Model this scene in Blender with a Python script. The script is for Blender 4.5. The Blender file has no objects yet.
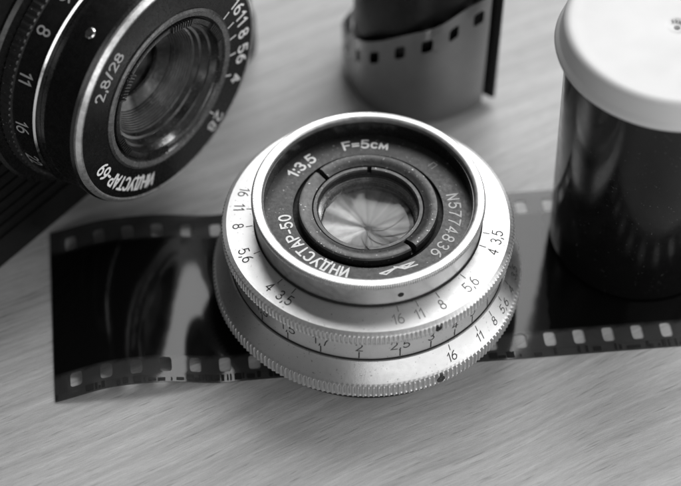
import bpy, bmesh, math, random
from mathutils import Vector, Matrix, noise
random.seed(7)
sc = bpy.context.scene
S = 0.001                                   # everything below is written in millimetres
R = math.radians
PI = math.pi
C = sc.collection

# ------------------------------------------------------------------ camera
PITCH, DIST, FPX = 50.081, 286.02, 1700.06
cd = bpy.data.cameras.new('camera'); cam = bpy.data.objects.new('camera', cd); C.objects.link(cam)
cam.location = (0, -DIST*math.cos(R(PITCH))*S, DIST*math.sin(R(PITCH))*S)
cam.rotation_euler = (R(90-PITCH), 0, 0)
cd.sensor_width = 36; cd.lens = FPX/681*36
cd.clip_start = .01; cd.clip_end = 50
cd.dof.use_dof = True; cd.dof.focus_distance = .2615; cd.dof.aperture_fstop = 12
sc.camera = cam

# ------------------------------------------------------------------ light
w = bpy.data.worlds.new('World'); sc.world = w; w.use_nodes = True
bg = w.node_tree.nodes['Background']; bg.inputs[0].default_value = (1, 1, 1, 1); bg.inputs[1].default_value = .10
def area(name, loc, target, size, size_y, power):
    l = bpy.data.lights.new(name, 'AREA'); l.shape = 'RECTANGLE'; l.size = size*S; l.size_y = size_y*S
    l.energy = power; l.color = (1, 1, 1)
    o = bpy.data.objects.new(name, l); C.objects.link(o)
    o.location = Vector(loc)*S
    o.rotation_euler = (Vector(target)-Vector(loc)).to_track_quat('-Z', 'Y').to_euler()
    return o
area('window_light', (250, 560, 660), (0, 0, 0), 860, 560, 8.6)
area('side_light', (640, -60, 330), (0, 0, 10), 400, 400, 1.6)
area('room_light', (440, -680, 300), (0, 0, 10), 1100, 460, 3.2)
sc.view_settings.view_transform = 'Standard'; sc.view_settings.look = 'None'
sc.view_settings.exposure = 0; sc.view_settings.gamma = 1
sc.render.engine = 'CYCLES'
sc.cycles.caustics_reflective = True; sc.cycles.max_bounces = 10; sc.cycles.transparent_max_bounces = 16

# ------------------------------------------------------------------ materials
def new_mat(name):
    m = bpy.data.materials.new(name); m.use_nodes = True
    nt = m.node_tree; b = nt.nodes['Principled BSDF']
    return m, nt, b
def g(v): return (v, v, v, 1)
def nd(nt, t, **kw):
    n = nt.nodes.new(t)
    for k, v in kw.items():
        if hasattr(n, k): setattr(n, k, v)
        else: n.inputs[k].default_value = v
    return n
def ramp(nt, a, va, b_, vb):
    n = nt.nodes.new('ShaderNodeMapRange'); n.inputs[1].default_value = a; n.inputs[2].default_value = b_
    n.inputs[3].default_value = va; n.inputs[4].default_value = vb
    return n
def surf(name, col, rough, metal=0., var=.15, scale=900, bump=.0, bscale=4000, spec=.5, coat=0., speck=0., speck_col=.5, rvar=.08, aniso=0.):
    """plain painted / metal / plastic surface with fine colour and gloss variation, optional dust specks"""
    m, nt, b = new_mat(name); L = nt.links
    tc = nd(nt, 'ShaderNodeTexCoord')
    n1 = nd(nt, 'ShaderNodeTexNoise', Scale=scale, Detail=6., Roughness=.6); L.new(tc.outputs['Object'], n1.inputs['Vector'])
    mr = ramp(nt, .3, col*(1-var), .7, min(1, col*(1+var))); L.new(n1.outputs['Fac'], mr.inputs[0])
    out = mr.outputs[0]
    if speck:
        v = nd(nt, 'ShaderNodeTexNoise', Scale=2600., Detail=2.); L.new(tc.outputs['Object'], v.inputs['Vector'])
        sr = ramp(nt, .70-.06*speck, 0, .74-.06*speck, 1); L.new(v.outputs['Fac'], sr.inputs[0])
        mx = nd(nt, 'ShaderNodeMix', data_type='FLOAT'); L.new(sr.outputs[0], mx.inputs[0]); L.new(out, mx.inputs[2]); mx.inputs[3].default_value = speck_col
        out = mx.outputs[0]
    L.new(out, b.inputs['Base Color'])
    n2 = nd(nt, 'ShaderNodeTexNoise', Scale=scale*2.3, Detail=5.); L.new(tc.outputs['Object'], n2.inputs['Vector'])
    m2 = ramp(nt, .3, max(.02, rough-rvar), .7, rough+rvar); L.new(n2.outputs['Fac'], m2.inputs[0]); L.new(m2.outputs[0], b.inputs['Roughness'])
    b.inputs['Metallic'].default_value = metal; b.inputs['Specular IOR Level'].default_value = spec
    b.inputs['Coat Weight'].default_value = coat; b.inputs['Coat Roughness'].default_value = .08
    if aniso:                                # turned metal: fine grooves run round the axis
        b.inputs['Anisotropic'].default_value = aniso; b.inputs['Anisotropic Rotation'].default_value = .25
        tg = nd(nt, 'ShaderNodeTangent', direction_type='RADIAL', axis='Z'); L.new(tg.outputs[0], b.inputs['Tangent'])
    if bump:
        n3 = nd(nt, 'ShaderNodeTexNoise', Scale=bscale, Detail=3.); L.new(tc.outputs['Object'], n3.inputs['Vector'])
        bp = nd(nt, 'ShaderNodeBump', Strength=bump, Distance=.0001); L.new(n3.outputs['Fac'], bp.inputs['Height']); L.new(bp.outputs[0], b.inputs['Normal'])
    return m
ALU = surf('satin_aluminium', .72, .42, 1., var=.03, rvar=.03, aniso=.6, scale=500, bump=.12, bscale=6000, speck=.35, speck_col=.42)
ALU2 = surf('polished_aluminium', .66, .38, 1., var=.04, scale=500, bump=.05)
CHROME = surf('chrome', .75, .16, 1., var=.04)
FACE = surf('black_anodised_face', .023, .42, 0., var=.2, bump=.1, speck=.25, speck_col=.35)
BLK = surf('black_enamel', .009, .25, 0., var=.3, bump=.04)
BLKS = surf('black_satin_ring', .045, .33, .35, var=.2, bump=.08, speck=.3, speck_col=.4)
MATTE = surf('matt_black', .006, .7, 0.)
DARKMETAL = surf('dark_metal', .10, .3, .85, var=.2, bump=.05, speck=.2)
WHITE_ENG = surf('white_engraving_paint', .9, .55, 0., var=.12, scale=3000)
GREY_ENG = surf('grey_engraving_paint', .42, .55, 0., var=.12, scale=3000)
BLACK_ENG = surf('black_engraving_paint', .02, .5, 0., var=.2)
LIDM = surf('white_plastic', .71, .42, 0., var=.015, scale=60, bump=.06, bscale=1500)
CANM = surf('black_plastic', .006, .17, 0., spec=.36, var=.2, scale=200, bump=.05, bscale=900, rvar=.06, speck=.1, speck_col=.08)
CASM = surf('black_cassette_paint', .008, .4, 0., var=.2)
BLADE = surf('iris_blade_steel', .5, .42, .9, var=.1, scale=700)
nt_ = BLADE.node_tree; b_n = nt_.nodes['Principled BSDF']       # brushed streaks in the colour, imitating sheen that fans out from the iris centre
tc_ = nd(nt_, 'ShaderNodeTexCoord'); gr_ = nd(nt_, 'ShaderNodeTexGradient', gradient_type='RADIAL'); nt_.links.new(tc_.outputs['Object'], gr_.inputs[0])
w_ = nd(nt_, 'ShaderNodeTexNoise', noise_dimensions='1D', Scale=1.); w_.inputs['Detail'].default_value = 5
ml_ = nd(nt_, 'ShaderNodeMath', operation='MULTIPLY'); ml_.inputs[1].default_value = 15.; nt_.links.new(gr_.outputs['Fac'], ml_.inputs[0]); nt_.links.new(ml_.outputs[0], w_.inputs['W'])
mr_ = ramp(nt_, .33, .1, .7, .5); nt_.links.new(w_.outputs['Fac'], mr_.inputs[0]); nt_.links.new(mr_.outputs[0], b_n.inputs['Base Color'])

def glass_mat(name, f0=1.5, tint=.95, refl=.3):
    m = bpy.data.materials.new(name); m.use_nodes = True; nt = m.node_tree; nt.nodes.clear(); L = nt.links
    o = nd(nt, 'ShaderNodeOutputMaterial'); t = nd(nt, 'ShaderNodeBsdfTransparent'); t.inputs[0].default_value = g(tint)
    gl = nd(nt, 'ShaderNodeBsdfGlossy'); gl.inputs['Roughness'].default_value = .09; gl.inputs[0].default_value = g(1)
    fr = nd(nt, 'ShaderNodeFresnel', IOR=f0)
    tc = nd(nt, 'ShaderNodeTexCoord'); n = nd(nt, 'ShaderNodeTexNoise', Scale=260., Detail=5.); L.new(tc.outputs['Object'], n.inputs['Vector'])
    mr = ramp(nt, .4, .0, .8, .05); L.new(n.outputs['Fac'], mr.inputs[0])
    df = nd(nt, 'ShaderNodeBsdfDiffuse'); df.inputs[0].default_value = g(.7)
    m1 = nd(nt, 'ShaderNodeMixShader'); m2 = nd(nt, 'ShaderNodeMixShader')
    L.new(mr.outputs[0], m1.inputs[0]); L.new(t.outputs[0], m1.inputs[1]); L.new(df.outputs[0], m1.inputs[2])
    ct = nd(nt, 'ShaderNodeMath', operation='MULTIPLY'); ct.inputs[1].default_value = refl; L.new(fr.outputs[0], ct.inputs[0])
    L.new(ct.outputs[0], m2.inputs[0]); L.new(m1.outputs[0], m2.inputs[1]); L.new(gl.outputs[0], m2.inputs[2])
    L.new(m2.outputs[0], o.inputs[0])
    return m
GLASS = glass_mat('coated_glass', 1.7)

def wood_mat():
    m, nt, b = new_mat('grey_wood'); L = nt.links
    tc = nd(nt, 'ShaderNodeTexCoord')
    rot = nd(nt, 'ShaderNodeMapping'); rot.inputs['Rotation'].default_value = (0, 0, R(-28)); L.new(tc.outputs['Object'], rot.inputs[0])
    # gentle bending of the grain
    wn = nd(nt, 'ShaderNodeTexNoise', Scale=9., Detail=2.); L.new(rot.outputs[0], wn.inputs['Vector'])
    wv = nd(nt, 'ShaderNodeVectorMath', operation='MULTIPLY_ADD'); L.new(wn.outputs['Color'], wv.inputs[0]); wv.inputs[1].default_value = (0, .016, 0); L.new(rot.outputs[0], wv.inputs[2])
    def streak(sx, sy, det, a, va, c, vb, off=0.):
        mp = nd(nt, 'ShaderNodeMapping'); mp.inputs['Scale'].default_value = (sx, sy, 1); mp.inputs['Location'].default_value = (off, off, 0); L.new(wv.outputs[0], mp.inputs[0])
        n = nd(nt, 'ShaderNodeTexNoise', Scale=1., Detail=det, Roughness=.62); L.new(mp.outputs[0], n.inputs['Vector'])
        r = ramp(nt, a, va, c, vb); L.new(n.outputs['Fac'], r.inputs[0]); return r.outputs[0]
    broad = streak(8, 55, 3, .3, .88, .7, 1.10)
    lines = streak(9, 380, 5, .32, .84, .68, 1.10, 5.)
    fine = streak(75, 1300, 6, .3, .84, .7, 1.13, 3.)
    vfine = streak(500, 5200, 3, .3, .90, .7, 1.09, 7.)
    grainy = streak(5200, 6500, 2, .3, .93, .7, 1.07, 9.)
    pores = streak(170, 2600, 2, .60, 1., .70, .70, 11.)
    light = streak(140, 2300, 2, .62, 1., .78, 1.14, 17.)
    def mul(a, c):
        n = nd(nt, 'ShaderNodeMath', operation='MULTIPLY')
        for i, s in ((0, a), (1, c)):
            if isinstance(s, float): n.inputs[i].default_value = s
            else: L.new(s, n.inputs[i])
        return n.outputs[0]
    k = mul(mul(mul(mul(mul(mul(broad, fine), vfine), pores), light), lines), grainy)
    L.new(mul(k, .54), b.inputs['Base Color'])
    b.inputs['Roughness'].default_value = .5; b.inputs['Specular IOR Level'].default_value = .3
    bp = nd(nt, 'ShaderNodeBump', Strength=.35, Distance=.00012); L.new(k, bp.inputs['Height']); L.new(bp.outputs[0], b.inputs['Normal'])
    return m
WOOD = wood_mat()

def film_mat():
    """developed negative: clear base along both perforated edges, dense black picture area with one light streak"""
    m = bpy.data.materials.new('developed_film'); m.use_nodes = True; nt = m.node_tree; nt.nodes.clear(); L = nt.links
    o = nd(nt, 'ShaderNodeOutputMaterial')
    at = nd(nt, 'ShaderNodeAttribute', attribute_name='silver')          # 0 clear base .. 1 dense silver
    tr = nd(nt, 'ShaderNodeBsdfTransparent'); df = nd(nt, 'ShaderNodeBsdfDiffuse')
    c1 = ramp(nt, 0, .62, 1, .01); L.new(at.outputs['Fac'], c1.inputs[0])
    tc = nd(nt, 'ShaderNodeTexCoord'); n = nd(nt, 'ShaderNodeTexNoise', Scale=300., Detail=4.); L.new(tc.outputs['Object'], n.inputs['Vector'])
    nr = ramp(nt, .3, .85, .7, 1.1); L.new(n.outputs['Fac'], nr.inputs[0])
    mu = nd(nt, 'ShaderNodeMath', operation='MULTIPLY'); L.new(c1.outputs[0], mu.inputs[0]); L.new(nr.outputs[0], mu.inputs[1]); L.new(mu.outputs[0], tr.inputs[0])
    c2 = ramp(nt, 0, .16, 1, .012); L.new(at.outputs['Fac'], c2.inputs[0]); L.new(c2.outputs[0], df.inputs[0])
    a = nd(nt, 'ShaderNodeMixShader'); a.inputs[0].default_value = .35; L.new(tr.outputs[0], a.inputs[1]); L.new(df.outputs[0], a.inputs[2])
    gl = nd(nt, 'ShaderNodeBsdfGlossy'); gl.inputs['Roughness'].default_value = .085
    tw = nd(nt, 'ShaderNodeTexCoord'); bn = nd(nt, 'ShaderNodeTexNoise', Scale=120., Detail=2.); L.new(tw.outputs['Object'], bn.inputs['Vector'])
    bb = nd(nt, 'ShaderNodeBump', Strength=.22, Distance=.00025); L.new(bn.outputs['Fac'], bb.inputs['Height']); L.new(bb.outputs[0], gl.inputs['Normal'])
    fr0 = nd(nt, 'ShaderNodeFresnel', IOR=1.45); geo = nd(nt, 'ShaderNodeNewGeometry')
    fr = nd(nt, 'ShaderNodeMath', operation='MULTIPLY'); inv = nd(nt, 'ShaderNodeMath', operation='SUBTRACT'); inv.inputs[0].default_value = 1
    L.new(geo.outputs['Backfacing'], inv.inputs[1]); L.new(fr0.outputs[0], fr.inputs[0]); L.new(inv.outputs[0], fr.inputs[1])
    e = nd(nt, 'ShaderNodeMixShader'); L.new(fr.outputs[0], e.inputs[0]); L.new(a.outputs[0], e.inputs[1]); L.new(gl.outputs[0], e.inputs[2])
    L.new(e.outputs[0], o.inputs[0])
    return m
FILM = film_mat()

# ------------------------------------------------------------------ builders
def finish(name, bm, mat, parent=None, smooth=True, angle=38):
    me = bpy.data.meshes.new(name)
    for v in bm.verts: v.co *= S
    bmesh.ops.recalc_face_normals(bm, faces=bm.faces[:])
    bm.to_mesh(me); bm.free()
    me.materials.append(mat)
    if smooth:
        for p in me.polygons: p.use_smooth = True
        try: me.set_sharp_from_angle(angle=R(angle))
        except Exception: pass
    o = bpy.data.objects.new(name, me); C.objects.link(o)
    if parent: o.parent = parent
    return o
def thing(name, label, cat, loc, rot=(0, 0, 0)):
    o = bpy.data.objects.new(name, None); C.objects.link(o); o.empty_display_size = .01
    o.location = Vector(loc)*S; o.rotation_euler = rot
    o['label'] = label; o['category'] = cat
    return o
def lathe(prof, segs=192, bm=None, closed=True, teeth=None, a0=0, a1=2*PI):
    """prof: list of (r, z) or (r, z, k) where k = knurl depth applied to that ring"""
    bm = bm or bmesh.new()
    full = abs(a1-a0-2*PI) < 1e-6
    n = segs if full else segs+1
    rings = []
    for pt in prof:
        r, z = pt[0], pt[1]; k = pt[2] if len(pt) > 2 else 0
        row = []
        for i in range(n):
            a = a0+(a1-a0)*i/segs
            rr = r
            if k and teeth:
                ph = (a*teeth/(2*PI)) % 1
                rr = r-k*(.5-.5*math.tanh(2.2*math.cos(2*PI*ph))/math.tanh(2.2))
            row.append(bm.verts.new((rr*math.cos(a), rr*math.sin(a), z)))
        rings.append(row)
    m = len(rings)
    for j in range(m if closed else m-1):
        A, B = rings[j], rings[(j+1) % m]
        for i in range(n if full else n-1):
            i2 = (i+1) % n
            bm.faces.new((A[i], A[i2], B[i2], B[i]))
    if closed and not full:
        bm.faces.new([r_[0] for r_ in rings]); bm.faces.new([r_[-1] for r_ in rings])
    return bm
def disc(r, z, segs=96, bm=None):
    bm = bm or bmesh.new()
    bm.faces.new([bm.verts.new((r*math.cos(2*PI*i/segs), r*math.sin(2*PI*i/segs), z)) for i in range(segs)])
    return bm
def dome(r, z, h, rings=14, segs=96, bm=None):
    bm = bm or bmesh.new()
    sg = 1 if h > 0 else -1; Rr = (r*r+h*h)/(2*abs(h)); prev = None
    c = bm.verts.new((0, 0, z+h))
    for j in range(1, rings+1):
        rr = r*j/rings; zz = z+h-sg*(Rr-math.sqrt(Rr*Rr-rr*rr))
        row = [bm.verts.new((rr*math.cos(2*PI*i/segs), rr*math.sin(2*PI*i/segs), zz)) for i in range(segs)]
        for i in range(segs):
            k = (i+1) % segs
            if prev: bm.faces.new((prev[i], prev[k], row[k], row[i]))
            else: bm.faces.new((c, row[i], row[k]))
        prev = row
    return bm
def box(bm, c, s, rz=0):
    c = Vector(c); M = Matrix.Rotation(rz, 3, 'Z')
    vs = [bm.verts.new(c+M @ Vector((s[0]*x/2, s[1]*y/2, s[2]*z/2))) for x in (-1, 1) for y in (-1, 1) for z in (-1, 1)]
    for f in ((0, 1, 3, 2), (4, 6, 7, 5), (0, 4, 5, 1), (2, 3, 7, 6), (0, 2, 6, 4), (1, 5, 7, 3)):
        bm.faces.new([vs[i] for i in f])
    return vs

# ---- engraved lettering: every character is a set of strokes in a box 1 high
def arc(cx, cy, rx, ry, a, b, n=14):
    return [(cx+rx*math.cos(R(a+(b-a)*i/n)), cy+ry*math.sin(R(a+(b-a)*i/n))) for i in range(n+1)]
def ell(cx, cy, rx, ry, n=24):
    p = arc(cx, cy, rx, ry, 0, 360, n); return p[:-1]+['c']
G = {
 '0': (.6, [ell(.3, .5, .28, .5)]),
 '1': (.34, [[(.02, .76), (.26, 1), (.26, 0)]]),
 '2': (.58, [arc(.29, .72, .27, .28, 165, -35)+[(.02, 0), (.58, 0)]]),
 '3': (.58, [arc(.28, .76, .23, .24, 155, -90, 10), arc(.28, .27, .28, .27, 90, -155)]),
 '4': (.6, [[(.42, 0), (.42, 1), (0, .28), (.6, .28)]]),
 '5': (.58, [[(.52, 1), (.12, 1), (.06, .56)]+arc(.27, .31, .3, .31, 135, -150)]),
 '6': (.58, [ell(.29, .3, .28, .3), [(.012, .34), (.06, .6), (.2, .85), (.42, 1)]]),
 '7': (.55, [[(0, 1), (.54, 1), (.3, .5), (.18, 0)]]),
 '8': (.58, [ell(.29, .76, .22, .24, 18), ell(.29, .27, .28, .27)]),
 '9': (.58, [ell(.29, .7, .28, .3), [(.568, .66), (.52, .4), (.38, .15), (.16, 0)]]),
 ',': (.16, [[(.1, .08), (.1, -.02), (.02, -.18)]]),
 ':': (.14, [[(.07, .68), (.07, .76)], [(.07, .12), (.07, .2)]]),
 '-': (.36, [[(.02, .45), (.34, .45)]]),
 '=': (.5, [[(0, .62), (.48, .62)], [(0, .32), (.48, .32)]]),
 '/': (.4, [[(0, -.05), (.38, 1.05)]]),
 ' ': (.3, []),
 'F': (.52, [[(0, 0), (0, 1), (.52, 1)], [(0, .52), (.44, .52)]]),
 'N': (.56, [[(0, 0), (0, 1), (.54, 0), (.54, 1)]]),
 'И': (.56, [[(0, 1), (0, 0), (.54, 1), (.54, 0)]]),
 'Н': (.56, [[(0, 0), (0, 1)], [(.54, 0), (.54, 1)], [(0, .5), (.54, .5)]]),
 'Д': (.66, [[(0, -.14), (0, .04), (.66, .04), (.66, -.14)], [(.1, .04), (.22, 1), (.54, 1), (.54, .04)]]),
 'У': (.56, [[(0, 1), (.3, .38)], [(.56, 1), (.24, .12), (.12, 0), (.0, .02)]]),
 'С': (.56, [arc(.3, .72, .28, .28, 25, 180, 8)+arc(.3, .28, .28, .28, 180, 335, 8)]),
 'Т': (.54, [[(0, 1), (.54, 1)], [(.27, 1), (.27, 0)]]),
 'А': (.6, [[(0, 0), (.3, 1), (.6, 0)], [(.1, .3), (.5, .3)]]),
 'Р': (.54, [[(0, 0), (0, 1), (.28, 1)]+arc(.28, .74, .25, .26, 80, -80, 8)+[(.02, .48)]]),
 'П': (.54, [[(0, 0), (0, 1), (.52, 1), (.52, 0)]]),
 'с': (.48, [arc(.26, .34, .24, .34, 45, 315, 14)]),
 'м': (.66, [[(0, 0), (.08, .68), (.33, .1), (.58, .68), (.66, 0)]]),
}
def stroke(bm, pts, wd, fn, lift):
    closed = pts[-1] == 'c'
    if closed: pts = pts[:-1]
    P = [Vector(p) for p in pts]
    # subdivide long segments so that the strokes follow curved surfaces
    Q = []
    n = len(P)
    for i in range(n if closed else n-1):
        a, b = P[i], P[(i+1) % n]; k = max(1, int((b-a).length/.35))
        for j in range(k): Q.append(a.lerp(b, j/k))
    if not closed: Q.append(P[-1])
    n = len(Q); rows = []
    if not closed:
        d0 = (Q[0]-Q[1]).normalized(); d1 = (Q[-1]-Q[-2]).normalized()
        W = [(Q[0]+d0*wd*.5, .35), (Q[0]+d0*wd*.32, .78)]+[(q, 1) for q in Q]+[(Q[-1]+d1*wd*.32, .78), (Q[-1]+d1*wd*.5, .35)]
    else: W = [(q, 1) for q in Q]
    n = len(W)
    for i, (q, k) in enumerate(W):
        a = W[i-1][0] if (i or closed) else None; b = W[(i+1) % n][0] if (i < n-1 or closed) else None
        t1 = (q-a).normalized() if a is not None else None; t2 = (b-q).normalized() if b is not None else None
        if t1 is None: t1 = t2
        if t2 is None: t2 = t1
        n1 = Vector((-t1.y, t1.x)); n2 = Vector((-t2.y, t2.x)); nn = (n1+n2)
        if nn.length < .2: nn = n1
        nn.normalize(); ml = min(1.8, 1/max(.3, nn.dot(n1)))
        rows.append([bm.verts.new(fn(*(q+nn*wd*.5*k*ml), lift)), bm.verts.new(fn(*(q-nn*wd*.5*k*ml), lift))])
    for i in range(n if closed else n-1):
        a, b = rows[i], rows[(i+1) % n]
        bm.faces.new((a[0], a[1], b[1], b[0]))
def text(bm, s, h, wd, fn, sp=.2, anchor=0., wk=1.):
    """s written along +u from anchor (0 start, .5 centred), h high, wd stroke width; fn(u, v, lift) maps to the surface"""
    adv = [G[c][0]*h*wk for c in s]; tot = sum(adv)+sp*h*(len(s)-1); u = -tot*anchor; k = 0
    for c, a in zip(s, adv):
        for st in G[c][1]:
            pts = [p if p == 'c' else (u+p[0]*h*wk, p[1]*h) for p in st]
            stroke(bm, pts, wd, fn, .015+.004*k); k += 1
        u += a+sp*h
    return tot
def ring_out(r0, az, z):      # letters' tops point outwards, read clockwise
    return lambda u, v, l: Vector(((r0+v)*math.cos(R(az)-u/r0), (r0+v)*math.sin(R(az)-u/r0), (z(r0+v) if callable(z) else z)+l))
def ring_in(r0, az, z):       # tops point to the centre, read anticlockwise
    return lambda u, v, l: Vector(((r0-v)*math.cos(R(az)+u/r0), (r0-v)*math.sin(R(az)+u/r0), (z(r0-v) if callable(z) else z)+l))
def cyl(r, az, z0, up=1):     # on a cylinder
    return lambda u, v, l: Vector(((r+l)*math.cos(R(az)+up*u/r), (r+l)*math.sin(R(az)+up*u/r), z0+up*v))

# ------------------------------------------------------------------ table top
bm = bmesh.new()
vs = [bm.verts.new(p) for p in ((-700, -500, 0), (700, -500, 0), (700, 900, 0), (-700, 900, 0))]
bm.faces.new(vs)
tab = finish('table_top', bm, WOOD, smooth=False); tab['kind'] = 'structure'

# ------------------------------------------------------------------ silver lens
LC = (4.3, -9.6, 0)
lens = thing('camera_lens', 'small silver photographic lens with knurled rings lying face up on the film strip', 'lens', LC)
# mount, made wider than the real part to darken the contact shade
finish('mount', lathe([(22.2, .3), (22.2, 4.2), (15, 4.2), (15, .3)]), MATTE, lens)
# wide knurled base ring (depth of field scale)
NT = 196
pr = [(20, 4.0), (24.2, 4.0), (24.75, 4.3, .1), (24.95, 4.5, .5), (24.95, 6.7, .5), (24.75, 6.9, .1), (24.55, 7.0), (24.35, 7.15), (22.4, 10.15), (20.0, 10.15)]
base = finish('depth_scale_ring', lathe(pr, NT*8, teeth=NT), ALU, lens, angle=30)
bm = bmesh.new()
zc = lambda r: 10.15-(r-22.4)*3.0/1.95
def base_text(az, s, h=1.45):
    f = ring_in(24.05, az, zc)
    # letters run down the steep cone: use slant distance as v
    k = 1.95/math.hypot(1.95, 3.0)
    F2 = lambda u, v, l: f(u, v*k, 0)+Vector((math.cos(R(az)+u/24.05)*l*.84, math.sin(R(az)+u/24.05)*l*.84, l*.55))
    text(bm, s, h, .17, F2, anchor=.5, wk=.95)
    stroke(bm, [(0, h+.35), (0, h+1.25)], .14, F2, .02)
for az, s in ((-57.2, '16'), (-43.0, '11'), (-33.6, '8'), (-25.2, '5,6'), (-16.5, '4'), (-8, '3,5')): base_text(az, s)
finish('lettering', bm, BLACK_ENG, base, smooth=False)
# set screw in the knurl of the base ring
def screw(parent, r, az, z, rad, mat=DARKMETAL):
    b = bmesh.new(); n = 20; rows = []
    for rr, dd in ((rad*1.15, -.05), (rad*1.1, .04), (rad*.8, .05), (rad*.3, .05)):
        rows.append([b.verts.new(Vector(((r+dd)*math.cos(R(az))-rr*math.cos(2*PI*i/n)*math.sin(R(az)), (r+dd)*math.sin(R(az))+rr*math.cos(2*PI*i/n)*math.cos(R(az)), z+rr*math.sin(2*PI*i/n)))) for i in range(n)])
    for A, B in zip(rows, rows[1:]):
        for i in range(n): b.faces.new((A[i], A[(i+1) % n], B[(i+1) % n], B[i]))
    b.faces.new(rows[-1])
    return finish('set_screw', b, mat, parent)
screw(base, 25.0, -63.5, 5.6, .62, DARKMETAL)
# focusing barrel with distance scale
barrel = finish('focus_barrel', lathe([(22.0, 10.3), (22.0, 15.6), (18, 15.6), (18, 10.3)], 288), ALU, lens)
bm = bmesh.new()
for az, s in ((-124.1, '1,5'), (-109.4, '1,7'), (-93.9, '2'), (-77.6, '2,5'), (-64.6, '3'), (-53.3, '4'), (-43.5, '5'), (-33, '7'), (-21, '10'), (-138, '1,3')):
    text(bm, s, 1.75, .2, cyl(22.0, az, 12.35), anchor=.5, wk=.95)
    stroke(bm, [(0, 10.6), (0, 12.0)], .2, (lambda az: lambda u, v, l: cyl(22.0, az, 0)(u, v, l))(az), .02)
finish('lettering', bm, BLACK_ENG, barrel, smooth=False)
# thin dark gap ring between barrel and base
finish('gap_ring', lathe([(22.12, 10.16), (22.12, 10.38), (21, 10.38), (21, 10.16)], 192), MATTE, lens)
# aperture ring
NA = 206
pr = [(18, 14.9), (22.6, 14.9), (22.95, 15.1, .1), (23.05, 15.25, .46), (23.05, 16.65, .46), (22.95, 16.9, .1), (22.8, 17.05), (22.2, 17.38), (21.9, 17.4), (17.2, 17.95), (17.2, 14.9)]
ap = finish('aperture_ring', lathe(pr, NA*8, teeth=NA), ALU, lens, angle=24)
bm = bmesh.new()
zr = lambda r: 17.95-(r-17.2)*.55/4.7
def aptext(az, s, mat=None, h=1.6):
    text(bm, s, h, .19, ring_in(21.15, az, zr), anchor=.5, wk=.95)
    stroke(bm, [(0, 0), (0, .95)], .13, ring_in(19.1, az+1.0, zr), .03)
for az, s in ((164.7, '16'), (173.8, '11'), (-175.2, '8'), (-158.2, '5,6'), (-137.4, '4'), (-128.6, '3,5')): aptext(az, s)
finish('aperture_scale', bm, BLACK_ENG, ap, smooth=False)
bm = bmesh.new()
for az, s in ((-19.6, '4'), (-11.2, '3,5')): aptext(az, s)
finish('aperture_scale', bm, BLACK_ENG, ap, smooth=False)
bm = bmesh.new()
for az, s in ((-77.8, '16'), (-68.3, '11'), (-57.4, '8'), (-40.7, '5,6')): aptext(az, s)
finish('lettering', bm, surf('worn_engraving_paint', .2, .5, 0., var=.4, scale=5000), ap, smooth=False)
screw(ap, 23.0, -63.1, 16.0, .5, MATTE)
# bezel
NB = 320
pr = [(16.4, 18.4), (17.2, 18.0), (17.75, 18.05), (17.75, 21.9), (17.85, 22.0, .05), (18.12, 22.1, .24), (18.12, 22.75, .24), (18.0, 22.92, .12), (17.85, 23.0), (17.2, 23.04), (16.75, 22.97), (16.5, 22.8), (16.4, 22.2)]
bez = finish('front_bezel', lathe(pr, NB*6, teeth=NB), ALU2, lens, angle=26)
b2 = finish('bezel_seat', lathe([(17.3, 17.96), (17.95, 17.96), (17.95, 18.2), (17.3, 18.2)], 192), MATTE, bez)
screw(bez, 17.77, -74.6, 19.9, .42, MATTE)
finish('inner_wall', lathe([(16.2, 19.5), (16.37, 19.5), (16.37, 22.15), (16.2, 22.15)], 192), BLK, bez)
# name ring
FZ = lambda r: 19.6-(r-11.5)*.03
face = finish('name_ring', lathe([(11.75, FZ(11.75)), (16.19, FZ(16.19)), (16.19, 18.6), (11.75, 18.6)], 256), FACE, lens)
bm = bmesh.new()
def mid(s, az, r0, h, wd=.34, sp=.24, wk=1., w=None):
    text(bm if w is None else w, s, h, wd, ring_out(r0, az, FZ), sp, .5, wk)
mid('1:3,5', 138.5, 13.2, 1.75, .36, .22, 1.05)
mid('F=5см', 91.0, 13.2, 1.65, .34, .26, 1.12)
mid('ИНДУСТАР-50', -139.5, 12.2, 1.75, .31, .26, .97)
finish('lettering', bm, WHITE_ENG, face, smooth=False)
bm = bmesh.new()
mid('N5774836', -14.5, 12.7, 1.75, .25, .36, 1.0)
finish('lettering', bm, surf('grey_serial_paint', .75, .5, 0., var=.1), face, smooth=False)
bm = bmesh.new(); mid('П', 42, 13.3, 1.3, .11, wk=1.1); finish('coating_mark', bm, GREY_ENG, face, smooth=False)
bm = bmesh.new()
lg = lambda u, v, l: Vector((u*.97, v+1.4, FZ(math.hypot(u*.97, v+1.4))+l))
for i, ln in enumerate(([(1.7, -14.2), (7.1, -11.9), (6.0, -12.9), (4.3, -12.95)], [(4.25, -13.0), (2.7, -14.35), (1.7, -14.2)], [(3.95, -12.95), (5.6, -13.25), (7.6, -12.45)])):
    stroke(bm, ln, .26, lg, .03+.01*i)
finish('emblem', bm, WHITE_ENG, face, smooth=False)
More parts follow.
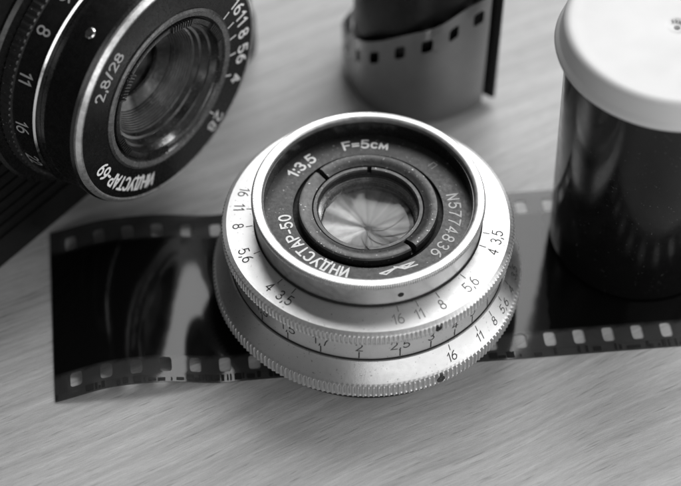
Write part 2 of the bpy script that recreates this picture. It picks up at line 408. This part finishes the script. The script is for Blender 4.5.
# front cell: raised ring with slots
finish('groove', lathe([(10.9, 18.75), (11.76, 18.75), (11.76, 18.7), (10.9, 18.7)], 192), MATTE, lens)
def slotted(prof, slots, segs=240, w=4.2):
    """ring made of arcs, a gap at every slot azimuth; slot floors stay closed by the ring underneath"""
    b = bmesh.new(); s = sorted(slots)
    for i, a in enumerate(s):
        nx = s[(i+1) % len(s)]+(360 if i == len(s)-1 else 0)
        lathe(prof, int((nx-a)/360*segs), b, True, a0=R(a+w/2), a1=R(nx-w/2))
    return b
cell = finish('cell_ring', lathe([(8.75, 17.5), (10.95, 18.2), (10.95, 19.2), (8.75, 19.2)], 192), BLK, lens)
finish('cell_rim', slotted([(8.75, 19.2), (10.95, 19.2), (10.95, 20.35), (10.75, 20.6), (10.2, 20.68), (9.3, 20.35), (8.75, 20.2)], (137, -51), w=5), BLKS, cell)
ret = finish('retaining_ring', lathe([(7.75, 18.2), (8.7, 18.2), (8.7, 19.2), (7.75, 19.2)], 192), MATTE, lens)
finish('retaining_rim', slotted([(7.8, 19.2), (8.68, 19.2), (8.68, 19.95), (8.5, 20.1), (8.0, 20.1), (7.8, 19.9)], (88, -92), w=5), BLKS, ret)
# threaded inner wall
pr = []
z = 19.3; r = 7.85
for k in range(6):
    pr += [(r, z), (r, z-.28), (r-.14, z-.36)]
    r -= .08; z -= .44
pr = pr+[(7.1, 13.0), (8.6, 13.0), (8.6, 19.0)]
finish('inner_thread', lathe(pr, 192), surf('threaded_black', .3, .25, .95, var=.2), lens)
finish('front_element', dome(7.5, 17.6, 1.3), GLASS, lens)
finish('inner_element', dome(6.9, 17.45, -.75), GLASS, lens)
# iris: thin curved overlapping blades behind the glass
NBL = 11
for k in range(NBL):
    b = bmesh.new(); a0 = 2*PI*k/NBL+.5; N_ = 22; rows = []
    for i in range(N_+1):
        t = i/N_; rr = .55+(7.2-.55)*t
        row = []
        for j in range(9):
            q = j/8
            sw = a0+1.05*math.sin(t*1.35)+q*(2*PI/NBL)*1.45
            zz = 15.9-.9*(1-t)+.42*(1-q)*(.5+.5*t)
            row.append(b.verts.new((rr*math.cos(sw), rr*math.sin(sw), zz)))
        rows.append(row)
    for A, B in zip(rows, rows[1:]):
        for j in range(8): b.faces.new((A[j], A[j+1], B[j+1], B[j]))
    finish('iris_blade', b, BLADE, lens)
finish('barrel_floor', disc(8.0, 12.6), MATTE, lens)

# ------------------------------------------------------------------ film strip on the table
PF = 4.75
def film_density(u, v): return 1.
def film_obj(name, u0, n, mapf, dens, vh=35., rows_mid=10, edge=2.0, hw=2.8, two=True, parent=None, vtop=None, thick=.14, lead=0.):
    """n perforation pitches long; v=0 lower edge. every perforation is a real rounded hole"""
    b = bmesh.new(); lay = b.verts.layers.float.new('silver'); cache = {}
    def V(u, v):
        key = (round(u, 3), round(v, 3))
        if key not in cache:
            x = b.verts.new(mapf(u, v)); x[lay] = dens(u, v); cache[key] = x
        return cache[key]
    def cell(ua, va, ub, vb):                 # rectangle with hole in the middle
        cu, cv = (ua+ub)/2, (va+vb)/2; hu, hv = .95, hw/2
        N_ = 32; inner = []; outer = []
        for i in range(N_):
            a = 2*PI*(i+.5)/N_-PI
            ca, sa = math.cos(a), math.sin(a)
            e = 5
            k = 1/((abs(ca)**e+abs(sa)**e)**(1/e))
            inner.append((cu+hu*ca*k, cv+hv*sa*k))
            k2 = 1/max(abs(ca), abs(sa))
            outer.append((cu+(ub-ua)/2*ca*k2, cv+(vb-va)/2*sa*k2))
        # snap outer points nearest to corners
        for cx_, cy_ in ((ua, va), (ub, va), (ub, vb), (ua, vb)):
            j = min(range(N_), key=lambda q: (outer[q][0]-cx_)**2+(outer[q][1]-cy_)**2); outer[j] = (cx_, cy_)
        for i in range(N_):
            k = (i+1) % N_
            f = [V(*inner[i]), V(*inner[k]), V(*outer[k]), V(*outer[i])]
            if len(set(f)) > 2:
                try: b.faces.new([x for q, x in enumerate(f) if x not in f[:q]])
                except ValueError: pass
    def rect(ua, va, ub, vb, nu, nv):
        for i in range(nu):
            for j in range(nv):
                q = [(ua+(ub-ua)*(i+x)/nu, va+(vb-va)*(j+y)/nv) for x, y in ((0, 0), (1, 0), (1, 1), (0, 1))]
                try: b.faces.new([V(*t) for t in q])
                except ValueError: pass
    e0, e1 = edge-.55, edge+hw+.55
    if lead:
        for va, vb, nv in ((0, e0, 3), (e0, e1, 3), (e1, vh-e1, rows_mid*2), (vh-e1, vh-e0, 3), (vh-e0, vh, 3)): rect(u0-lead, va, u0, vb, 4, nv)
    for k in range(n):
        ua, ub = u0+k*PF, u0+(k+1)*PF
        rect(ua, 0, ub, e0, 12, 3)
        if two: cell(ua, e0, ub, e1)
        else: rect(ua, e0, ub, e1, 12, 3)
        rect(ua, e1, ub, vh-e1, 12, rows_mid*2)
        cell(ua, vh-e1, ub, vh-e0)
        rect(ua, vh-e0, ub, vh, 12, 3)
    bmesh.ops.remove_doubles(b, verts=b.verts[:], dist=.002)
    bmesh.ops.recalc_face_normals(b, faces=b.faces[:])
    b.normal_update(); top = b.verts[:]; tf = b.faces[:]; bd = [e for e in b.edges if len(e.link_faces) == 1]; low = {}
    for x in top:
        y = b.verts.new(x.co-x.normal*thick); y[lay] = x[lay]; low[x] = y
    for f in tf: b.faces.new([low[x] for x in reversed(f.verts)])
    for e in bd:
        p, q = e.verts; b.faces.new((p, q, low[q], low[p]))
    return finish(name, b, FILM, parent, smooth=True, angle=30)
FR = R(5.534); F0 = (-27.84, -26.13)
def ss(a, b_, x):
    t = min(1, max(0, (x-a)/(b_-a))); return t*t*(3-2*t)
def film_z(u, v):
    # lies flat under the lens, arches up to the left, its cut end touching the table
    z = .16
    t = (u+18.2)/28.5                             # 0 at the cut end, 1 where it meets the lens
    if t < 1: z += 2.1*(math.sin(PI*min(1, max(0, t))**.95))**(1.15+.95*ss(.6, 1, t))*(1-.1*v/35)
    return z
def film_map(u, v):
    c, s = math.cos(FR), math.sin(FR)
    vv = v-3.4
    k = ss(15, -10, u); q = ss(-8, -18, u)        # the strip is not quite straight: its free end twists a little
    return Vector((F0[0]+u*c-vv*s+k*(.65-1.25*v/35), F0[1]+u*s+vv*c-k*(.5+.4*v/35)-.8*q, film_z(u, v)))
def dens_main(u, v):
    if v < 5.2 or v > 29.8: return .12+.28*ss(20, 0, u)  # edge density raised towards the cut end to deepen shade under the film
    if 50 < u < 62+.12*(v-5): return .72
    return 1.
U0 = -2.375-3*PF
strip = film_obj('film_strip', U0, 26, film_map, dens_main, lead=1.0)
strip['label'] = 'developed black film strip lying curled on the wood under the silver lens'; strip['category'] = 'film strip'
# printed edge marks along the near edge
bm = bmesh.new(); rr = random.Random(3)
u = U0-.9
while u < 108:
    wd = rr.choice((.25, .35, .5, .8, 1.2)); lo = rr.uniform(.15, .35); hi = rr.choice((.8, 1.1, 1.45, 1.45))
    if rr.random() < .78:
        nseg = max(1, int(wd/.3))
        for i in range(nseg):
            q = [film_map(u+wd*(i+a)/nseg, vv) + Vector((0, 0, .078)) for a, vv in ((0, lo), (1, lo), (1, hi), (0, hi))]
            bm.faces.new([bm.verts.new(p) for p in q])
    u += wd+rr.choice((.15, .25, .45, .9))
ems = finish('edge_marks', bm, MATTE, strip, smooth=False)

# ------------------------------------------------------------------ film container
can = thing('film_container', 'glossy black plastic film can with a white lid at the right edge', 'film container', (49.6, 1.6, .3))
pr = [(13.6, 0), (14.1, .25), (14.35, .9), (15.85, 43.6), (15.0, 43.6), (13.3, 1.2), (0.01, 1.2), (0.01, 0)]
finish('body', lathe(pr, 192), CANM, can)
pr = [(15.0, 43.0), (15.9, 43.0), (17.1, 43.05), (17.55, 43.3), (17.7, 43.8), (17.55, 44.3), (17.2, 44.6), (16.95, 45.0), (16.75, 47.1), (16.45, 47.6), (15.95, 47.85), (15.3, 47.9), (14.6, 47.8),
      (13.5, 47.72), (2.0, 47.68), (1.5, 47.62), (1.0, 47.3), (.5, 47.25), (.4, 46.6), (.01, 46.5), (.01, 46.0), (14.5, 46.0), (15.0, 45.5)]
lid = finish('lid', lathe(pr, 192), LIDM, can, angle=50)
bm = bmesh.new()
for a in range(6):
    an = R(a*24-10); box(bm, (1.32*math.cos(an), 1.32*math.sin(an), 47.56), (.42, .3, .16), an)
finish('moulding_mark', bm, surf('lid_dimple_grey', .45, .5), lid)

# ------------------------------------------------------------------ cassette with film wrapped round it
CX, CY, CR = 14.6, 41.5, 12.6
cas = thing('film_cassette', 'black film cassette standing upright behind the silver lens', 'film cassette', (CX, CY, .02))
pr = [(0.01, 0), (12.0, 0), (12.6, .3), (12.75, 1.2), (12.6, 2.0), (12.3, 2.2), (12.3, 44), (12.6, 44.2), (12.75, 45.0), (12.6, 45.8), (12.0, 46), (0.01, 46)]
finish('shell', lathe(pr, 128), CASM, cas)
finish('spool_knob', lathe([(0.01, 46), (4.6, 46), (4.6, 49.5), (3.2, 49.8), (3.2, 47.5), (0.01, 47.5)], 64), CASM, cas)
bm = bmesh.new(); a = R(-33)
box(bm, (13.4*math.cos(a), 13.4*math.sin(a), 23.0), (4.4, 1.0, 43.5), a)
bmesh.ops.bevel(bm, geom=bm.edges[:], offset=.3, segments=2, affect='EDGES')
finish('light_trap_lip', bm, CASM, cas)
keys = [(-215, 9.5), (-190, 10.0), (-170, 11.0), (-159, 12.4), (-134, 16.6), (-114, 19.2), (-91, 22.9), (-70, 24.4), (-55, 25.6), (-48, 26.2), (-30, 27.3), (0, 28)]
def ztop(az):
    for (a, z0), (b_, z1) in zip(keys, keys[1:]):
        if az <= b_: return z0+(z1-z0)*ss(0, 1, .15+.7*(az-a)/(b_-a)) if False else z0+(z1-z0)*(az-a)/(b_-a)
    return keys[-1][1]
RW = 13.55; A0 = -140.3                        # first visible perforation sits at az -130
def zt_s(az): return sum(ztop(az+k*3) for k in (-3, -2, -1, 0, 1, 2, 3))/7
def wrap_map(u, v):
    az = -220+math.degrees(u/RW)
    zt = zt_s(az); top = 8.0
    z = zt-(35-v) if v > 35-top else .25+(zt-top-.25)*(v/(35-top))
    rad = RW+.9*ss(-150, -215, az)+.45*math.sin(R(az*7.5+20))*(.3+.7*v/35)+.5*ss(-60, -20, az)
    return Vector((CX+rad*math.cos(R(az)), CY+rad*math.sin(R(az)), z))
def dens_wrap(u, v):
    return .12
wrap = film_obj('film_leader', 0, 9, wrap_map, dens_wrap, two=False, edge=2.4)
FILM2 = surf('pale_film_back', .17, .22, 0., var=.12, scale=120, rvar=.05, coat=.8)
wrap.data.materials.clear(); wrap.data.materials.append(FILM2)
wrap['label'] = 'light grey film end with perforations curled round the black cassette'; wrap['category'] = 'film'

# ------------------------------------------------------------------ black camera
NAZ = R(-39); nrm = Vector((math.cos(NAZ), math.sin(NAZ), 0))
Xl = Vector((-nrm.y, nrm.x, 0)); Zw = Vector((0, 0, 1))
FC = Vector((-26.8, 6.8, 29.6))
BACK = 16.5
base_c = FC-nrm*BACK; base_c.z = 0
camo = thing('film_camera', 'black compact film camera with its lens facing the lens on the film', 'camera', base_c, (0, 0, NAZ))
# local axes: x = lens axis (outwards), y = along the body, z = up
def to_axis(bm, z0=FC.z):       # lathe built round z, z=0 is the face; turn so that +z -> local +x, +y -> up
    for v in bm.verts:
        x, y, z = v.co; v.co = Vector((z+BACK, x*1.025, y*1.025+z0))
    return bm
# body: rounded slab behind the lens
def slab(x0, x1, y0, y1, z0, z1, rad, bev, seg=10):
    b = bmesh.new(); pts = []
    for cx_, cy_, a in ((x1-rad, y1-rad, 0), (x0+rad, y1-rad, 90), (x0+rad, y0+rad, 180), (x1-rad, y0+rad, 270)):
        for i in range(seg+1): pts.append((cx_+rad*math.cos(R(a+90*i/seg)), cy_+rad*math.sin(R(a+90*i/seg))))
    lo = [b.verts.new((x, y, z0)) for x, y in pts]; hi = [b.verts.new((x, y, z1)) for x, y in pts]
    n = len(pts)
    for i in range(n): b.faces.new((lo[i], lo[(i+1) % n], hi[(i+1) % n], hi[i]))
    fa = b.faces.new(lo); fb = b.faces.new(hi)
    bmesh.ops.bevel(b, geom=list(set(fa.edges[:]+fb.edges[:])), offset=bev, segments=3, affect='EDGES')
    return b
BODY = surf('camera_black_paint', .008, .42, 0., var=.3, bump=.1, spec=.25)
finish('bottom_plate', slab(-30, 1.0, -72, 42, 0, 6, 8, .7), BODY, camo)
cbody = finish('body', slab(-29.5, .6, -71.5, 41.5, 6.05, 50, 8, .2), surf('camera_leather', .006, .55, 0., spec=.25, var=.3, bump=.9, bscale=1800), camo)
bm = bmesh.new()
for k in range(16): box(bm, (.75, -31, 8.2+k*2.5), (.5, 78, 1.0))
finish('ribbing', bm, BODY, cbody)
finish('top_plate', slab(-30, 1.0, -72, 42, 50.05, 64, 8, .9), BODY, camo)
def cpart(name, prof, mat, segs=192, teeth=None, parent=None, angle=30):
    return finish(name, to_axis(lathe(prof, segs, teeth=teeth)), mat, parent or camo, angle=angle)
# profile z measured from the front face (0), negative = towards the body
cpart('front_ring', [(13.0, 0), (18.85, 0), (18.9, -.05), (18.9, -.5), (13.0, -.5)], BLK)
cpart('front_rim', [(18.92, .0), (19.05, .12), (19.3, .1), (19.85, -.45), (19.9, -.8), (18.92, -.8)], surf('worn_alloy_rim', .6, .32, .8, var=.25, speck=.3))
outer = cpart('lens_barrel', [(12, -.55), (19.75, -.81), (20.2, -1.3), (20.2, -6.8), (19.6, -7.2), (19.6, -8.2), (12, -8.2)], BLK)
cpart('chrome_ring', [(19.0, -8.25), (20.6, -8.25), (20.9, -8.5), (20.6, -8.9), (19.0, -8.9)], CHROME)
sring = cpart('scale_ring', [(18, -8.95), (20.5, -8.95), (21.2, -12.5), (18, -12.5)], BLK)
NK = 120
cpart('knurled_ring', [(18, -12.55), (21.6, -12.55), (21.9, -12.7, .35), (21.9, -14.6, .35), (21.6, -14.8), (18, -14.8)], BLKS, NK*4, NK)
cpart('lens_mount', [(18, -14.85), (23.5, -14.85), (24.0, -15.4), (24.0, -16.3), (18, -16.3)], BLK)
# white lettering on the scale ring (aperture numbers)
def face_fn(f):                   # wrap an annulus mapping into the camera's local frame
    return lambda u, v, l: (lambda p: Vector((p.z+BACK, p.x*1.025, p.y*1.025+FC.z)))(f(u, v, l))
bm = bmesh.new()
def sc_fn(az, zz):
    def f(u, v, l):
        rr = 20.5+(.7)*((-zz-v*0-8.95)/3.55)+.1
        zz2 = zz+v; rr = 20.5+.7*((-zz2-8.95)/3.55)+.02+l; a = R(az)+u/20.8
        return Vector((rr*math.cos(a), rr*math.sin(a), zz2))
    return face_fn(f)
for az, s in ((112, '5,6'), (131, '8'), (152, '11'), (176, '16'), (198, '22')):
    text(bm, s, 2.0, .3, sc_fn(az, -11.9), anchor=.5)
finish('lettering', bm, GREY_ENG, sring, smooth=False)
# lettering on the face
bm = bmesh.new()
def fmid(s, az, r0, h, wd=.3, sp=.2, wk=1.): text(bm, s, h, wd, face_fn(ring_out(r0, az, .02)), sp, .5, wk)
fmid('ИНДУСТАР-69', -138, 15.4, 2.1, .38, .18, .84)
for az, s in ((-57.5, '28'), (-31, '4'), (-15.5, '56'), (-2, '8'), (9, '11'), (20, '16')):
    fmid(s, az, 16.0, 2.1, .36, .3)
    stroke(bm, [(0, 0), (0, 1.3)], .22, face_fn(ring_out(13.9, az+3, .02)), .02)
fr = [o for o in camo.children if o.name.startswith('front_ring')][0]
finish('lettering', bm, WHITE_ENG, fr, smooth=False)
bm = bmesh.new(); fmid('2,8/28', 136, 15.7, 1.9, .32)
finish('lettering', bm, GREY_ENG, fr, smooth=False)
# set screw on the barrel
sb = bmesh.new(); lathe([(0.01, 0), (.7, 0), (.85, -.15), (.85, -.4), (.01, -.4)], 20, sb)
for v in sb.verts:
    x, y, z = v.co; a = R(122); rr = 20.5+z
    p = Vector((rr*math.cos(a)-x*math.sin(a), rr*math.sin(a)+x*math.cos(a), -4+y)); v.co = (p.z+BACK, p.x*1.025, p.y*1.025+FC.z)
finish('set_screw', sb, CHROME, outer)
# recess with concentric rings
cpart('inner_rim', [(12.0, -.7), (12.5, .2), (13.3, .4), (13.7, .2), (13.72, .03), (12.9, .03), (12.9, -.7)], surf('grey_alloy_rim', .2, .3, .8, var=.3, speck=.3))
NQ = 150
kn = cpart('inner_knurl', [(11.0, -.9), (11.9, -.9, 0), (11.9, .1), (11.6, .15), (11.15, .1), (11.0, -.1)], DARKMETAL, NQ*4, NQ)
bm = bmesh.new()
for a_c in (-162, -112, -20, 22, 72, 140):     # short runs of fluted grip
    for k in range(9):
        a = R(a_c+(k-4)*2.6)
        vs = box(bm, (0, 0, 0), (1.1, .26, .5))
        for v in vs:
            x, y, z = v.co; r_ = 11.5+x
            v.co = Vector((z+BACK+.25, 1.025*(r_*math.cos(a)-y*math.sin(a)), 1.025*(r_*math.sin(a)+y*math.cos(a))+FC.z))
finish('grip_flutes', bm, DARKMETAL, kn)
STEP = surf('stepped_black', .27, .2, 1., var=.2)
pr = [(10.95, -.2), (10.6, -1.2), (10.2, -1.25), (9.9, -2.6), (9.5, -2.7), (9.3, -3.6)]
r, z = 9.0, -3.7
for k in range(9):
    pr += [(r, z), (r-.06, z-.28)]; r -= .22; z -= .36
pr += [(r, z), (5.2, z-.9), (5.2, z-1.5), (11.0, z-1.5), (11.3, -1)]
cpart('stepped_baffle', pr, STEP)
ge = dome(5.3, -8.6, .9); finish('front_element', to_axis(ge), GLASS, camo)
finish('lens_interior', to_axis(disc(6.0, -9.6)), MATTE, camo)
